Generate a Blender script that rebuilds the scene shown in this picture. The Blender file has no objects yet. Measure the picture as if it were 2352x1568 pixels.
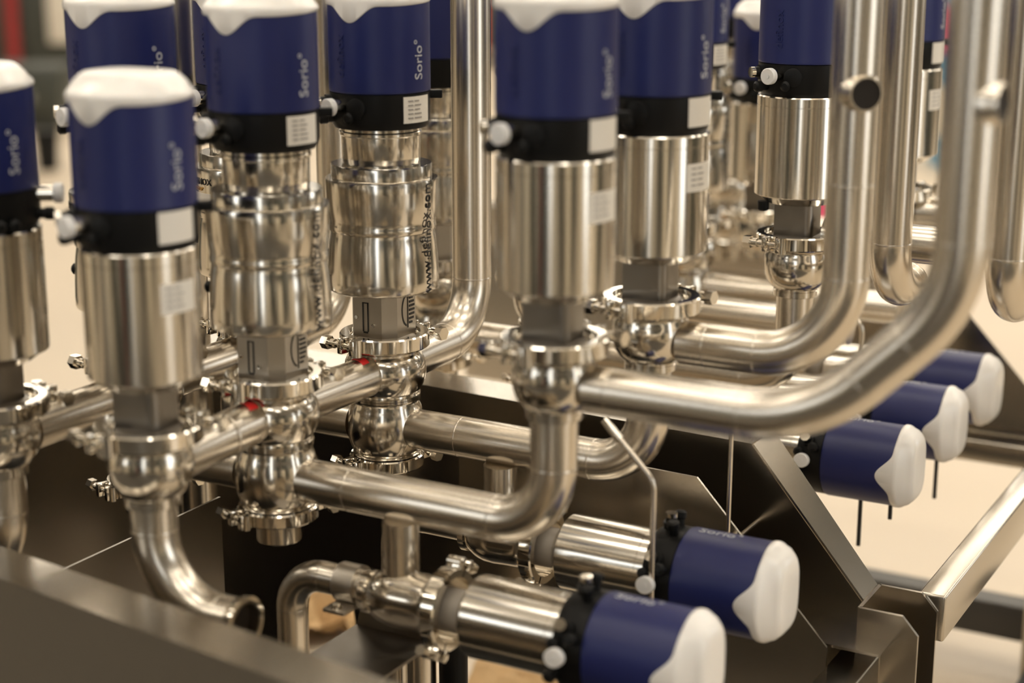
import bpy, bmesh, math, random
from mathutils import Vector, Matrix

random.seed(7)
SC = bpy.context.scene
COL = SC.collection
PI = math.pi
R_ = math.radians

# ------------------------------------------------------------------ camera
cam_d = bpy.data.cameras.new('camera')
cam = bpy.data.objects.new('camera', cam_d)
COL.objects.link(cam)
cam_d.sensor_width = 36.0
cam_d.lens = 3900.0 / 2352.0 * 36.0
cam_d.clip_start = 0.05
cam_d.clip_end = 200
AZ, PT = R_(29.25), R_(14.34)
rv = Vector((math.cos(AZ), math.sin(AZ), 0))
gv = Vector((-math.sin(AZ), math.cos(AZ), 0))
fv = gv * math.cos(PT) + Vector((0, 0, -math.sin(PT)))
uv = rv.cross(fv)
CAM = Vector((1.032, -1.343, 1.218))
cam.matrix_world = Matrix(((rv.x, uv.x, -fv.x, CAM.x), (rv.y, uv.y, -fv.y, CAM.y), (rv.z, uv.z, -fv.z, CAM.z), (0, 0, 0, 1)))
cam_d.dof.use_dof = True
cam_d.dof.focus_distance = 1.93
cam_d.dof.aperture_fstop = 2.3
SC.camera = cam

# ------------------------------------------------------------------ view / world
SC.view_settings.view_transform = 'Standard'
SC.view_settings.look = 'None'
SC.view_settings.gamma = 1.0
SC.view_settings.use_curve_mapping = False
SC.view_settings.exposure = 0.1
try:
    SC.cycles.use_denoising = True
    SC.cycles.max_bounces = 10
    SC.cycles.glossy_bounces = 7
    SC.cycles.sample_clamp_indirect = 6.0
    SC.cycles.blur_glossy = 0.3
    SC.cycles.caustics_reflective = True
except Exception:
    pass
world = bpy.data.worlds.new('world')
SC.world = world
world.use_nodes = True
bg = world.node_tree.nodes['Background']
bg.inputs[0].default_value = (1.0, 0.86, 0.68, 1)
bg.inputs[1].default_value = 0.05

# ------------------------------------------------------------------ materials
def mat(name, color, rough=0.5, metal=0.0, noise=0.0, nscale=(8, 8, 8), rvar=0.0, bump=0.0, emit=None, estr=0.0, coat=0.0, spec=0.5, sss=0.0):
    m = bpy.data.materials.new(name)
    m.use_nodes = True
    nt = m.node_tree
    b = nt.nodes['Principled BSDF']
    c = (*color, 1)
    b.inputs['Base Color'].default_value = c
    b.inputs['Roughness'].default_value = rough
    b.inputs['Metallic'].default_value = metal
    b.inputs['Specular IOR Level'].default_value = spec
    if coat:
        b.inputs['Coat Weight'].default_value = coat
        b.inputs['Coat Roughness'].default_value = 0.08
    if sss:
        b.inputs['Subsurface Weight'].default_value = sss
        b.inputs['Subsurface Radius'].default_value = (0.01, 0.008, 0.006)
        b.inputs['Subsurface Scale'].default_value = 0.5
    if emit:
        b.inputs['Emission Color'].default_value = (*emit, 1)
        b.inputs['Emission Strength'].default_value = estr
    if noise or rvar or bump:
        tc = nt.nodes.new('ShaderNodeTexCoord')
        mp = nt.nodes.new('ShaderNodeMapping')
        mp.inputs['Scale'].default_value = nscale
        nt.links.new(tc.outputs['Object'], mp.inputs[0])
        n = nt.nodes.new('ShaderNodeTexNoise')
        n.inputs['Scale'].default_value = 1.0
        n.inputs['Detail'].default_value = 5
        nt.links.new(mp.outputs[0], n.inputs['Vector'])
        if noise:
            mx = nt.nodes.new('ShaderNodeMix')
            mx.data_type = 'RGBA'
            mx.inputs[6].default_value = tuple(max(0, v * (1 - noise)) for v in color) + (1,)
            mx.inputs[7].default_value = tuple(min(1, v * (1 + noise)) for v in color) + (1,)
            nt.links.new(n.outputs['Fac'], mx.inputs[0])
            nt.links.new(mx.outputs[2], b.inputs['Base Color'])
        if rvar:
            mr = nt.nodes.new('ShaderNodeMapRange')
            mr.inputs[1].default_value = 0.3
            mr.inputs[2].default_value = 0.7
            mr.inputs[3].default_value = max(0.02, rough - rvar)
            mr.inputs[4].default_value = rough + rvar
            nt.links.new(n.outputs['Fac'], mr.inputs[0])
            nt.links.new(mr.outputs[0], b.inputs['Roughness'])
        if bump:
            bp = nt.nodes.new('ShaderNodeBump')
            bp.inputs['Strength'].default_value = bump
            bp.inputs['Distance'].default_value = 0.002
            nt.links.new(n.outputs['Fac'], bp.inputs['Height'])
            nt.links.new(bp.outputs[0], b.inputs['Normal'])
    return m

STEEL = (0.64, 0.60, 0.535)
M = {
    'turned': mat('turned_steel', STEEL, 0.16, 1.0),
    'polish': mat('polished_steel', (0.70, 0.655, 0.58), 0.075, 1.0),
    'pipe': mat('pipe_steel', (0.655, 0.60, 0.52), 0.25, 1.0),
    'sheet': mat('brushed_sheet_steel', (0.49, 0.45, 0.39), 0.21, 1.0, bump=0.03, nscale=(900, 900, 900)),
    'matte_steel': mat('satin_steel', (0.50, 0.46, 0.40), 0.38, 1.0, rvar=0.05, nscale=(60, 60, 60)),
    'shaded_steel': mat('steel_darkened_for_shade', (0.25, 0.225, 0.195), 0.36, 1.0, rvar=0.05, nscale=(60, 60, 60)),  # darkened for dark reflections on yokes and shade on the bracket
    'body': mat('satin_polished_steel', (0.60, 0.555, 0.485), 0.15, 1.0),
    'satin': mat('satin_grey_sleeve', (0.30, 0.265, 0.225), 0.45),
    'shaded_sheet': mat('sheet_dimmed_for_shade', (0.22, 0.20, 0.175), 0.26, 1.0),  # sheet steel dimmed to put the interior shade into its colour
    'blue': mat('blue_plastic', (0.012, 0.018, 0.098), 0.40, 0.0, spec=0.4, bump=0.05, nscale=(300, 300, 300)),
    'white': mat('white_plastic', (0.80, 0.775, 0.74), 0.22, 0.0, sss=0.15),
    'black': mat('black_plastic', (0.008, 0.008, 0.008), 0.42, 0.0, spec=0.16, bump=0.05, nscale=(200, 200, 200)),
    'plug': mat('clear_white_plastic', (0.74, 0.73, 0.72), 0.3, 0.0, sss=0.2),
    'label': mat('label_paper', (0.76, 0.72, 0.65), 0.5),
    'ink': mat('black_ink', (0.02, 0.018, 0.016), 0.5),
    'greyink': mat('grey_ink', (0.30, 0.28, 0.26), 0.5),
    'print': mat('pale_print', (0.47, 0.48, 0.52), 0.5),
    'red': mat('red_sticker', (0.65, 0.02, 0.02), 0.4),
    'gold': mat('amber_print', (0.55, 0.30, 0.06), 0.5),
    'hollow': mat('bore_shade', (0.02, 0.016, 0.013), 0.6, 0.0, spec=0.2),  # dark tone stands for the shade inside pipe openings
    'rubber': mat('black_rubber', (0.02, 0.02, 0.02), 0.6),
    'paper': mat('brown_paper', (0.50, 0.33, 0.16), 0.8, noise=0.2, nscale=(9, 9, 9), bump=0.3),
}

# ------------------------------------------------------------------ mesh helpers
class MB:
    def __init__(s):
        s.v = []
        s.f = []
    def grid(s, rows, closed=True, cap0=False, cap1=False):
        base = len(s.v)
        n = len(rows[0])
        for r in rows:
            s.v.extend([tuple(p) for p in r])
        for i in range(len(rows) - 1):
            a, b = base + i * n, base + (i + 1) * n
            for j in range(n if closed else n - 1):
                k = (j + 1) % n
                s.f.append((a + j, a + k, b + k, b + j))
        if cap0:
            s.f.append(tuple(base + j for j in reversed(range(n))))
        if cap1:
            s.f.append(tuple(base + (len(rows) - 1) * n + j for j in range(n)))
        return s
    def lathe(s, prof, seg=64, mtx=None):
        rows = []
        for r, z in prof:
            row = [Vector((r * math.cos(2 * PI * j / seg), r * math.sin(2 * PI * j / seg), z)) for j in range(seg)]
            if mtx is not None:
                row = [mtx @ p for p in row]
            rows.append(row)
        return s.grid(rows, True, prof[0][0] > 1e-6, prof[-1][0] > 1e-6)
    def tube(s, pts, r, seg=40, cap=True, hollow=0.0, radii=None):
        pts = [Vector(p) for p in pts]
        n = len(pts)
        tang = []
        for i in range(n):
            a = pts[max(0, i - 1)]
            b = pts[min(n - 1, i + 1)]
            tang.append((b - a).normalized())
        t0 = tang[0]
        up = Vector((0, 0, 1)) if abs(t0.z) < 0.9 else Vector((1, 0, 0))
        e1 = t0.cross(up).normalized()
        rows = []
        frames = []
        for i in range(n):
            t = tang[i]
            e1 = (e1 - t * e1.dot(t)).normalized()
            e2 = t.cross(e1)
            frames.append((e1.copy(), e2))
            rr = radii[i] if radii else r
            rows.append([pts[i] + (e1 * math.cos(2 * PI * j / seg) + e2 * math.sin(2 * PI * j / seg)) * rr for j in range(seg)])
        if hollow:
            def ring(i, rr):
                a, b = frames[i]
                return [pts[i] + (a * math.cos(2 * PI * j / seg) + b * math.sin(2 * PI * j / seg)) * rr for j in range(seg)]
            inner = [ring(i, hollow) for i in range(n)]
            rows = rows + inner[::-1] + [rows[0]]
            return s.grid(rows, True)
        return s.grid(rows, True, cap, cap)
    def cyl(s, p0, p1, r, seg=24, r2=None):
        return s.tube([p0, p1], r, seg, True, radii=[r, r if r2 is None else r2])
    def box(s, size, mtx=None, bevel=0.0, seg=2):
        bm = bmesh.new()
        bmesh.ops.create_cube(bm, size=1.0)
        for v in bm.verts:
            v.co = Vector((v.co.x * size[0], v.co.y * size[1], v.co.z * size[2]))
        if bevel:
            bmesh.ops.bevel(bm, geom=bm.edges[:], offset=bevel, segments=seg, affect='EDGES', profile=0.5)
        return s.addbm(bm, mtx)
    def bx(s, x0, x1, y0, y1, z0, z1, bevel=0.0):
        return s.box((x1 - x0, y1 - y0, z1 - z0), Matrix.Translation(((x0 + x1) / 2, (y0 + y1) / 2, (z0 + z1) / 2)), bevel)
    def prism(s, poly, vec):
        vec = Vector(vec)
        a = [Vector(p) for p in poly]
        b = [p + vec for p in a]
        return s.grid([a, b], True, True, True)
    def addbm(s, bm, mtx=None):
        base = len(s.v)
        bm.verts.index_update()
        for v in bm.verts:
            s.v.append(tuple(mtx @ v.co if mtx is not None else v.co))
        for f in bm.faces:
            s.f.append(tuple(base + v.index for v in f.verts))
        bm.free()
        return s
    def mesh(s, name, material, angle=32):
        me = bpy.data.meshes.new(name)
        me.from_pydata(s.v, [], s.f)
        me.validate()
        bm = bmesh.new()
        bm.from_mesh(me)
        bmesh.ops.remove_doubles(bm, verts=bm.verts[:], dist=1e-6)
        bmesh.ops.recalc_face_normals(bm, faces=bm.faces[:])
        lim = R_(angle)
        for e in bm.edges:
            e.smooth = not (len(e.link_faces) == 2 and e.calc_face_angle(0) > lim)
        for f in bm.faces:
            f.smooth = True
        bm.to_mesh(me)
        bm.free()
        me.materials.append(material)
        return me

def tag(o, label=None, cat=None, group=None, kind=None):
    if label: o['label'] = label
    if cat: o['category'] = cat
    if group: o['group'] = group
    if kind: o['kind'] = kind
    return o
def put(name, me, parent=None, loc=None):
    o = bpy.data.objects.new(name, me)
    COL.objects.link(o)
    if parent is not None: o.parent = parent
    if loc is not None: o.location = loc
    return o
def build(name, mb, material, parent=None, loc=None, angle=32):
    return put(name, mb.mesh(name, material, angle), parent, loc)
def empty(name, loc, label, cat, group=None):
    o = bpy.data.objects.new(name, None)
    COL.objects.link(o)
    o.empty_display_size = 0.05
    o.location = loc
    return tag(o, label, cat, group)
CACHE = {}
def cached(key, fn, material, angle=32):
    if key not in CACHE:
        mb = fn()
        CACHE[key] = mb.mesh(key if isinstance(key, str) else key[0], material, angle)
    return CACHE[key]

def frame_at(phi, r, z):
    """matrix: local x = radial out, y = tangent (+phi), z = up, at a point on the cylinder"""
    c, s_ = math.cos(phi), math.sin(phi)
    return Matrix(((c, -s_, 0, r * c), (s_, c, 0, r * s_), (0, 0, 1, z), (0, 0, 0, 1)))

def arc_path(pts, br, n=14):
    """poly-line with rounded corners; returns points"""
    pts = [Vector(p) for p in pts]
    out = [pts[0]]
    for i in range(1, len(pts) - 1):
        a, b, c = pts[i - 1], pts[i], pts[i + 1]
        d1 = (a - b).normalized()
        d2 = (c - b).normalized()
        ang = d1.angle(d2)
        rad = br[i - 1] if isinstance(br, (list, tuple)) else br
        t = rad / math.tan(ang / 2)
        p1 = b + d1 * t
        p2 = b + d2 * t
        cen = b + (d1 + d2).normalized() * (rad / math.sin(ang / 2))
        v1 = p1 - cen
        v2 = p2 - cen
        tot = v1.angle(v2)
        ax = v1.cross(v2).normalized()
        for k in range(n + 1):
            out.append(cen + Matrix.Rotation(tot * k / n, 3, ax) @ v1)
    out.append(pts[-1])
    return out

PR = 0.0226      # process pipe radius
def pipe_mb(pts, br=0.055, r=PR, seams=(), hollow_end=False, seg=40):
    """pipe with welded seams: every straight/bend joint gets a fine raised weld bead"""
    path = arc_path(pts, br) if len(pts) > 2 else [Vector(p) for p in pts]
    mb = MB()
    # merge near-duplicates
    clean = [path[0]]
    for p in path[1:]:
        if (p - clean[-1]).length > 1e-5: clean.append(p)
    mb.tube(clean, r, seg, True, hollow=(r * 0.92 if hollow_end else 0))
    for (p, d) in seams:
        p = Vector(p); d = Vector(d).normalized()
        mb.tube([p - d * 0.0012, p - d * 0.0004, p + d * 0.0004, p + d * 0.0012], r, seg, False, radii=[r * 0.995, r * 1.014, r * 1.014, r * 0.995])
    return mb

def bend_seams(pts, br):
    pts = [Vector(p) for p in pts]
    out = []
    for i in range(1, len(pts) - 1):
        a, b, c = pts[i - 1], pts[i], pts[i + 1]
        d1 = (a - b).normalized(); d2 = (c - b).normalized()
        rad = br[i - 1] if isinstance(br, (list, tuple)) else br
        t = rad / math.tan(d1.angle(d2) / 2)
        out += [(b + d1 * t, d1), (b + d2 * t, d2)]
    return out

def pipe(name, pts, label, br=0.055, r=PR, extra=(), hollow_end=False, group=None, cat='pipe', material='pipe'):
    mb = pipe_mb(pts, br, r, bend_seams(pts, br) + list(extra), hollow_end)
    o = build(name, mb, M[material])
    return tag(o, label, cat, group)

def text_mesh(name, body, size, extrude, material, wrap=None, flat=None, space=1.0):
    """lettering as mesh; wrap=(R, phi0, z0): bent round a cylinder reading upwards; flat=matrix"""
    cu = bpy.data.curves.new('lettering', 'FONT')
    cu.body = body
    cu.size = size
    cu.extrude = extrude
    cu.resolution_u = 3
    cu.align_x = 'CENTER'
    cu.align_y = 'CENTER'
    cu.space_character = space
    ob = bpy.data.objects.new('lettering', cu)
    COL.objects.link(ob)
    bpy.context.view_layer.update()
    me = bpy.data.meshes.new_from_object(ob)
    bpy.data.objects.remove(ob)
    bpy.data.curves.remove(cu)
    me.name = name
    if wrap:
        bm = bmesh.new(); bm.from_mesh(me)
        R0, ph, z0 = wrap[:3]
        horiz = len(wrap) > 3
        for v in bm.verts:
            u, w, h = v.co
            if horiz:
                a = ph + u / R0; z = z0 + w
            else:
                a = ph - w / R0; z = z0 + u
            v.co = ((R0 + h) * math.cos(a), (R0 + h) * math.sin(a), z)
        bm.to_mesh(me); bm.free()
    elif flat is not None:
        me.transform(flat)
    me.materials.clear()
    me.materials.append(material)
    return me

def patch(phi0, dphi, z0, z1, r, th=0.0006, n=14):
    """curved label patch"""
    mb = MB()
    o, i = [], []
    rows = []
    for k in range(n + 1):
        a = phi0 - dphi / 2 + dphi * k / n
        c, s_ = math.cos(a), math.sin(a)
        rows.append([((r + th) * c, (r + th) * s_, z0), ((r + th) * c, (r + th) * s_, z1), ((r - 0.002) * c, (r - 0.002) * s_, z1), ((r - 0.002) * c, (r - 0.002) * s_, z0)])
    mb.grid(rows, True, True, True)
    return mb

# ------------------------------------------------------------------ valve parts (local origin: centre of upper clamp, axis +Z)
def head_shell(z0, cap):
    return lambda: MB().lathe([(0.040, z0), (0.0545, z0), (0.0549, z0 + 0.0015), (0.0549, z0 + 0.002), (0.0547, cap + 0.003), (0.045, cap + 0.005)], 72)

def head_cover(cap, tips=(-90, 90)):
    """white cover: low dome with a flat oblong top and a pointed tongue on two sides"""
    def fn():
        n = 144
        def edge(a):
            h = cap + 0.0032 * max(0.0, math.cos(a - R_(40))) ** 2
            for t in tips:
                d = abs((math.degrees(a) - t + 180) % 360 - 180)
                w = 0.5 * (1 + math.cos(PI * min(1.0, d / 34.0)))
                h -= 0.0172 * w ** 1.15
            return h
        angs = [2 * PI * j / n for j in range(n)]
        def row(rf, zf):
            return [Vector((rf(a) * math.cos(a), rf(a) * math.sin(a), zf(a))) for a in angs]
        def sup(a, ax, by, p=3.2):
            return (abs(math.cos(a) / ax) ** p + abs(math.sin(a) / by) ** p) ** (-1 / p)
        rows = [row(lambda a: 0.0535, lambda a: edge(a) + 0.001), row(lambda a: 0.0551, edge), row(lambda a: 0.0560, lambda a: edge(a) + 0.0012)]
        for r, z in ((0.0562, 0.0045), (0.0561, 0.0065), (0.0553, 0.0085), (0.0538, 0.0102)):
            rows.append(row(lambda a: r, lambda a: cap + z))
        for f, z in ((1.22, 0.0165), (1.10, 0.0212), (1.02, 0.0236), (0.94, 0.0250), (0.84, 0.0257), (0.6, 0.0261), (0.02, 0.0262)):
            rows.append(row(lambda a: min(0.0530, sup(a, 0.0405, 0.0300) * f), lambda a: cap + z))
        return MB().grid(rows, True, False, True)
    return fn

def band(z0, z1, r=0.0543):
    def fn():
        mb = MB().lathe([(0.030, z0), (r - 0.0045, z0), (r - 0.0025, z0 + 0.003), (r, z0 + 0.009), (r + 0.0002, z1 - 0.001), (0.045, z1 - 0.0002)], 72)
        return mb
    return fn

def cyl1(z0, z1, r):
    return lambda: MB().lathe([(0.022, z0 - 0.010), (r - 0.016, z0 - 0.010), (r - 0.004, z0 - 0.001), (r - 0.0008, z0), (r, z0 + 0.001), (r, z1 - 0.0125), (r - 0.0006, z1 - 0.0122), (r - 0.0006, z1 - 0.0114), (r, z1 - 0.0111), (r, z1 - 0.0015), (r - 0.001, z1), (0.03, z1)], 96)

def cyl2():
    p = [(0.024, 0.058), (0.0585, 0.058), (0.0612, 0.0595), (0.0620, 0.062), (0.0619, 0.072), (0.0612, 0.088), (0.0602, 0.102), (0.0592, 0.113), (0.0582, 0.1195), (0.0578, 0.122), (0.0577, 0.1245), (0.0590, 0.1255), (0.0597, 0.1285), (0.0592, 0.1325), (0.0588, 0.1345), (0.0596, 0.139), (0.0607, 0.148), (0.0614, 0.158), (0.0618, 0.170), (0.0620, 0.1805), (0.0614, 0.1825), (0.056, 0.1828)]
    return MB().lathe(p, 128)
def ring2():
    return MB().lathe([(0.040, 0.1820), (0.0545, 0.1820), (0.0555, 0.1835), (0.0555, 0.1965), (0.0548, 0.198), (0.042, 0.198)], 96)
def neck2():
    return MB().lathe([(0.030, 0.1975), (0.0425, 0.1975), (0.0425, 0.200), (0.0432, 0.2015), (0.0436, 0.2285), (0.0450, 0.2300), (0.0450, 0.2330), (0.0440, 0.2345), (0.0440, 0.2385), (0.03, 0.2385)], 96)

def yoke1(h=0.056):
    def fn():
        bm = bmesh.new()
        bmesh.ops.create_cube(bm, size=1.0)
        for v in bm.verts:
            v.co = Vector((v.co.x * 0.047, v.co.y * 0.041, 0.002 + (v.co.z + 0.5) * (h - 0.002)))
        ve = [e for e in bm.edges if abs(e.verts[0].co.z - e.verts[1].co.z) > 0.01 and e.verts[0].co.x > 0]
        bmesh.ops.bevel(bm, geom=ve, offset=0.009, segments=5, affect='EDGES', profile=0.5)
        mb = MB().addbm(bm)
        mb.lathe([(0.003, 0.0), (0.031, 0.0), (0.031, 0.0045), (0.0285, 0.006), (0.004, 0.006)], 48)
        return mb
    return fn
def yoke2():
    s_, c = 0.0265, 0.0125
    poly = [(-s_ + 0.003, -s_), (s_ - c, -s_), (s_, -s_ + c), (s_, s_ - 0.003), (s_ - 0.003, s_), (-s_ + c, s_), (-s_, s_ - c), (-s_, -s_ + 0.003)]
    mb = MB().prism([(x, y, 0.004) for x, y in poly], (0, 0, 0.056))
    mb.lathe([(0.003, 0.0), (0.034, 0.0), (0.034, 0.0035), (0.031, 0.005), (0.004, 0.005)], 48)
    return mb
def yoke2_marks():
    """punched slot outline on one face, halved round mark on the next"""
    mb = MB()
    y = -0.0266
    def bar(x0, x1, z0, z1):
        mb.bx(x0, x1, y - 0.0005, y + 0.0006, z0, z1)
    x0, x1, z0, z1, t = -0.0110, -0.0030, 0.010, 0.045, 0.0016
    bar(x0, x0 + t, z0 + 0.002, z1); bar(x1 - t, x1, z0 + 0.002, z1)
    bar(x0 + 0.001, x1 - 0.001, z0, z0 + 0.002); bar(x0, x1, z1 - 0.0012, z1)
    return mb
def yoke2_round():
    mb = MB()
    xx = 0.0266
    def barx(ya, yb, za, zb):
        mb.bx(xx - 0.0006, xx + 0.0005, ya, yb, za, zb)
    cy, cz, rr = 0.007, 0.034, 0.019
    ys = 0.62
    pts_o = [(cy - math.sin(a) * rr * ys, cz + math.cos(a) * rr) for a in [PI * (0.07 + 0.86 * k / 16) for k in range(17)]]
    pts_i = [(cy - math.sin(a) * (rr - 0.0022) * ys, cz + math.cos(a) * (rr - 0.0022)) for a in [PI * (0.07 + 0.86 * k / 16) for k in range(17)]]
    for k in range(16):
        mb.prism([(xx - 0.0006, *pts_o[k]), (xx - 0.0006, *pts_o[k + 1]), (xx - 0.0006, *pts_i[k + 1]), (xx - 0.0006, *pts_i[k])], (0.0011, 0, 0))
    barx(cy - 0.0002, cy + 0.0010, cz - 0.0205, cz + 0.0205)
    k = 0
    z = cz - 0.0165
    while z < cz + 0.0165:
        w = math.sqrt(max(0, rr * rr - (z + 0.0012 - cz) ** 2)) * ys
        if w > 0.002: barx(cy + 0.0032, cy + 0.0022 + w, z, z + 0.0024)
        z += 0.0047
    return mb
def yoke2_screws():
    mb = MB()
    for x, z in ((-0.0185, 0.0275), (0.0035, 0.0200)):
        mb.cyl((x, -0.0262, z), (x, -0.0286, z), 0.0022, 6)
    return mb

def clamp_ring(R0=0.0505, h=0.0160, z=0.0, split=-100):
    def fn():
        mb = MB()
        a0 = R_(split)
        n = 96
        rows = []
        gap = 0.035
        prof = [(R0 - 0.010, -h / 2), (R0 - 0.0015, -h / 2), (R0, -h / 2 + 0.0015), (R0, h / 2 - 0.0015), (R0 - 0.0015, h / 2), (R0 - 0.010, h / 2)]
        for half in (0, 1):
            rows = []
            for k in range(n // 2 + 1):
                a = a0 + PI * half + gap + (PI - 2 * gap) * k / (n // 2)
                rows.append([(r * math.cos(a), r * math.sin(a), z + zz) for r, zz in prof])
            mb.grid(rows, True, True, True)
        # hinge lugs either side of both splits
        for half in (0, 1):
            for sgn in (-1, 1):
                fm = frame_at(a0 + PI * half, R0 + 0.0040, z) @ Matrix.Translation((0, sgn * 0.0090 - 0.002, 0))
                mb.box((0.014, 0.0070, h * 1.08), fm, 0.0015, 2)
        return mb
    return fn
def clamp_ferrule(R0=0.0505, h=0.016, z=0.0):
    """mating ferrule seen inside the ring"""
    return lambda: MB().lathe([(0.008, z - h / 2 + 0.001), (R0 - 0.0095, z - h / 2 + 0.001), (R0 - 0.0095, z + h / 2 - 0.0045), (R0 - 0.013, z + h / 2 - 0.006), (0.008, z + h / 2 - 0.006)], 64)
def clamp_bolt(R0=0.0505, z=0.0, split=-100, L=0.034, sc=1.0):
    sc *= 1.25
    def fn():
        mb = MB()
        fm = frame_at(R_(split), R0 + 0.0045, z)
        T = lambda x, y, zz: fm @ Vector((x, y, zz))
        # eye, shank, hex nut - lies along the tangent, pointing away from the eye
        mb.cyl(T(0, 0.0105, -0.0078 * sc), T(0, 0.0105, 0.0078 * sc), 0.0042 * sc, 20)
        mb.cyl(T(0, 0.010, 0), T(0, -L, 0), 0.0030 * sc, 20)
        mb.tube([T(0, -L + 0.011, 0), T(0, -L + 0.002, 0)], 0.0042 * sc, 20)
        mb.cyl(T(0, -L + 0.003, 0), T(0, -L - 0.0065, 0), 0.0064 * sc, 6)
        return mb
    return fn

def body1():
    """single ball body with lower ferrule"""
    return MB().lathe([(0.010, -0.0078), (0.0400, -0.0078), (0.0400, -0.0105), (0.0368, -0.013), (0.0366, -0.015), (0.0385, -0.019), (0.0396, -0.026), (0.0399, -0.032), (0.0392, -0.040), (0.0370, -0.048), (0.0335, -0.0545), (0.0290, -0.0590), (0.0262, -0.0608), (0.0262, -0.0625), (0.0268, -0.063), (0.0268, -0.0695), (0.0262, -0.0700), (0.0224, -0.0704), (0.0224, -0.074), (0.010, -0.074)], 72)
def body2_upper():
    return MB().lathe([(0.010, -0.0078), (0.0405, -0.0078), (0.0405, -0.011), (0.0385, -0.0125), (0.0385, -0.0150), (0.0420, -0.0190), (0.0450, -0.0250), (0.0464, -0.0330), (0.0464, -0.0390), (0.0452, -0.0460), (0.0428, -0.0525), (0.0400, -0.0575), (0.0378, -0.0605), (0.0380, -0.0622), (0.0396, -0.0630), (0.0396, -0.0655), (0.010, -0.0657)], 72)
def body2_lower():
    return MB().lathe([(0.010, -0.0657), (0.0398, -0.0659), (0.0398, -0.068), (0.0380, -0.070), (0.0380, -0.0730), (0.0402, -0.0785), (0.0424, -0.0870), (0.0435, -0.0980), (0.0436, -0.107), (0.0430, -0.115), (0.0410, -0.1235), (0.0384, -0.129), (0.0372, -0.1315), (0.0385, -0.1325), (0.0385, -0.1335), (0.010, -0.134)], 72)
def tail2():
    return MB().lathe([(0.015, -0.149), (0.0238, -0.149), (0.0238, -0.1725), (0.0226, -0.174), (0.0205, -0.174), (0.0205, -0.155), (0.014, -0.154)], 48)

def plug_mb(phi, z, r=0.0545, L=0.015):
    mb = MB(); fm = frame_at(phi, r, z)
    T = lambda x: fm @ Vector((x, 0, 0))
    mb.tube([T(L - 0.001), T(L), T(L + 0.0065), T(L + 0.0072)], 0.0095, 32, True, radii=[0.0086, 0.0095, 0.0095, 0.0088])
    mb.tube([T(L + 0.0072), T(L + 0.0078)], 0.0028, 16)
    return mb
def plughex_mb(phi, z, r=0.0545, L=0.016):
    mb = MB(); fm = frame_at(phi, r, z)
    mb.tube([fm @ Vector((-0.003, 0, 0)), fm @ Vector((L, 0, 0))], 0.0078, 28)
    return mb
def gland_mb(phi, z, r=0.0545):
    mb = MB(); fm = frame_at(phi, r, z)
    T = lambda x: fm @ Vector((x, 0, 0))
    mb.tube([T(-0.003), T(0.006), T(0.0062), T(0.012)], 0.0075, 20, True, radii=[0.0085, 0.0085, 0.0065, 0.006])
    return mb
def glandring_mb(phi, z, r=0.0545):
    mb = MB(); fm = frame_at(phi, r, z)
    T = lambda x: fm @ Vector((x, 0, 0))
    mb.tube([T(0.0118), T(0.0165)], 0.0062, 20)
    return mb
def knob_mb(phi, z, r=0.0545, L=0.014, rad=0.0062):
    mb = MB(); fm = frame_at(phi, r, z)
    T = lambda x: fm @ Vector((x, 0, 0))
    mb.tube([T(-0.003), T(L * 0.5), T(L * 0.55), T(L), T(L + 0.002)], rad, 20, True, radii=[rad * 0.8, rad * 0.8, rad, rad, rad * 0.6])
    return mb
def boss_mb(phi, z, r=0.0545, rad=0.011, L=0.0022):
    mb = MB(); fm = frame_at(phi, r, z)
    T = lambda x: fm @ Vector((x, 0, 0))
    mb.tube([T(-0.004), T(L), T(L + 0.0006)], rad, 28, True, radii=[rad, rad, rad * 0.9])
    return mb
def latch_mb(phi, z, r=0.0545):
    return MB().box((0.016, 0.010, 0.009), frame_at(phi, r + 0.005, z), 0.0012)

def label_lines(phi0, dphi, z0, z1, r, rows=5):
    mb = MB()
    rnd = random.Random(3)
    h = z1 - z0
    for k in range(rows):
        z = z1 - h * (0.14 + 0.80 * k / rows)
        a = phi0 - dphi * 0.36
        for w in (0.16, 0.10 + 0.26 * rnd.random()):
            aa = a; bb = a + dphi * w
            rowsv = []
            for q in range(4):
                t = aa + (bb - aa) * q / 3
                c, s_ = math.cos(t), math.sin(t)
                rowsv.append([((r + 0.0012) * c, (r + 0.0012) * s_, z), ((r + 0.0012) * c, (r + 0.0012) * s_, z - h * 0.045), (r * c, r * s_, z - h * 0.045), (r * c, r * s_, z)])
            mb.grid(rowsv, True, True, True)
            a = bb + dphi * 0.06
    return mb

def sub(parent, name, key, fn, m, angle=32):
    return put(name, cached(key, fn, m, angle), parent)

def txt(parent, name, key, body, size, ext, m, wrap):
    if key not in CACHE:
        CACHE[key] = text_mesh(name, body, size, ext, M[m], wrap=wrap)
    return put(name, CACHE[key], parent)

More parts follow.
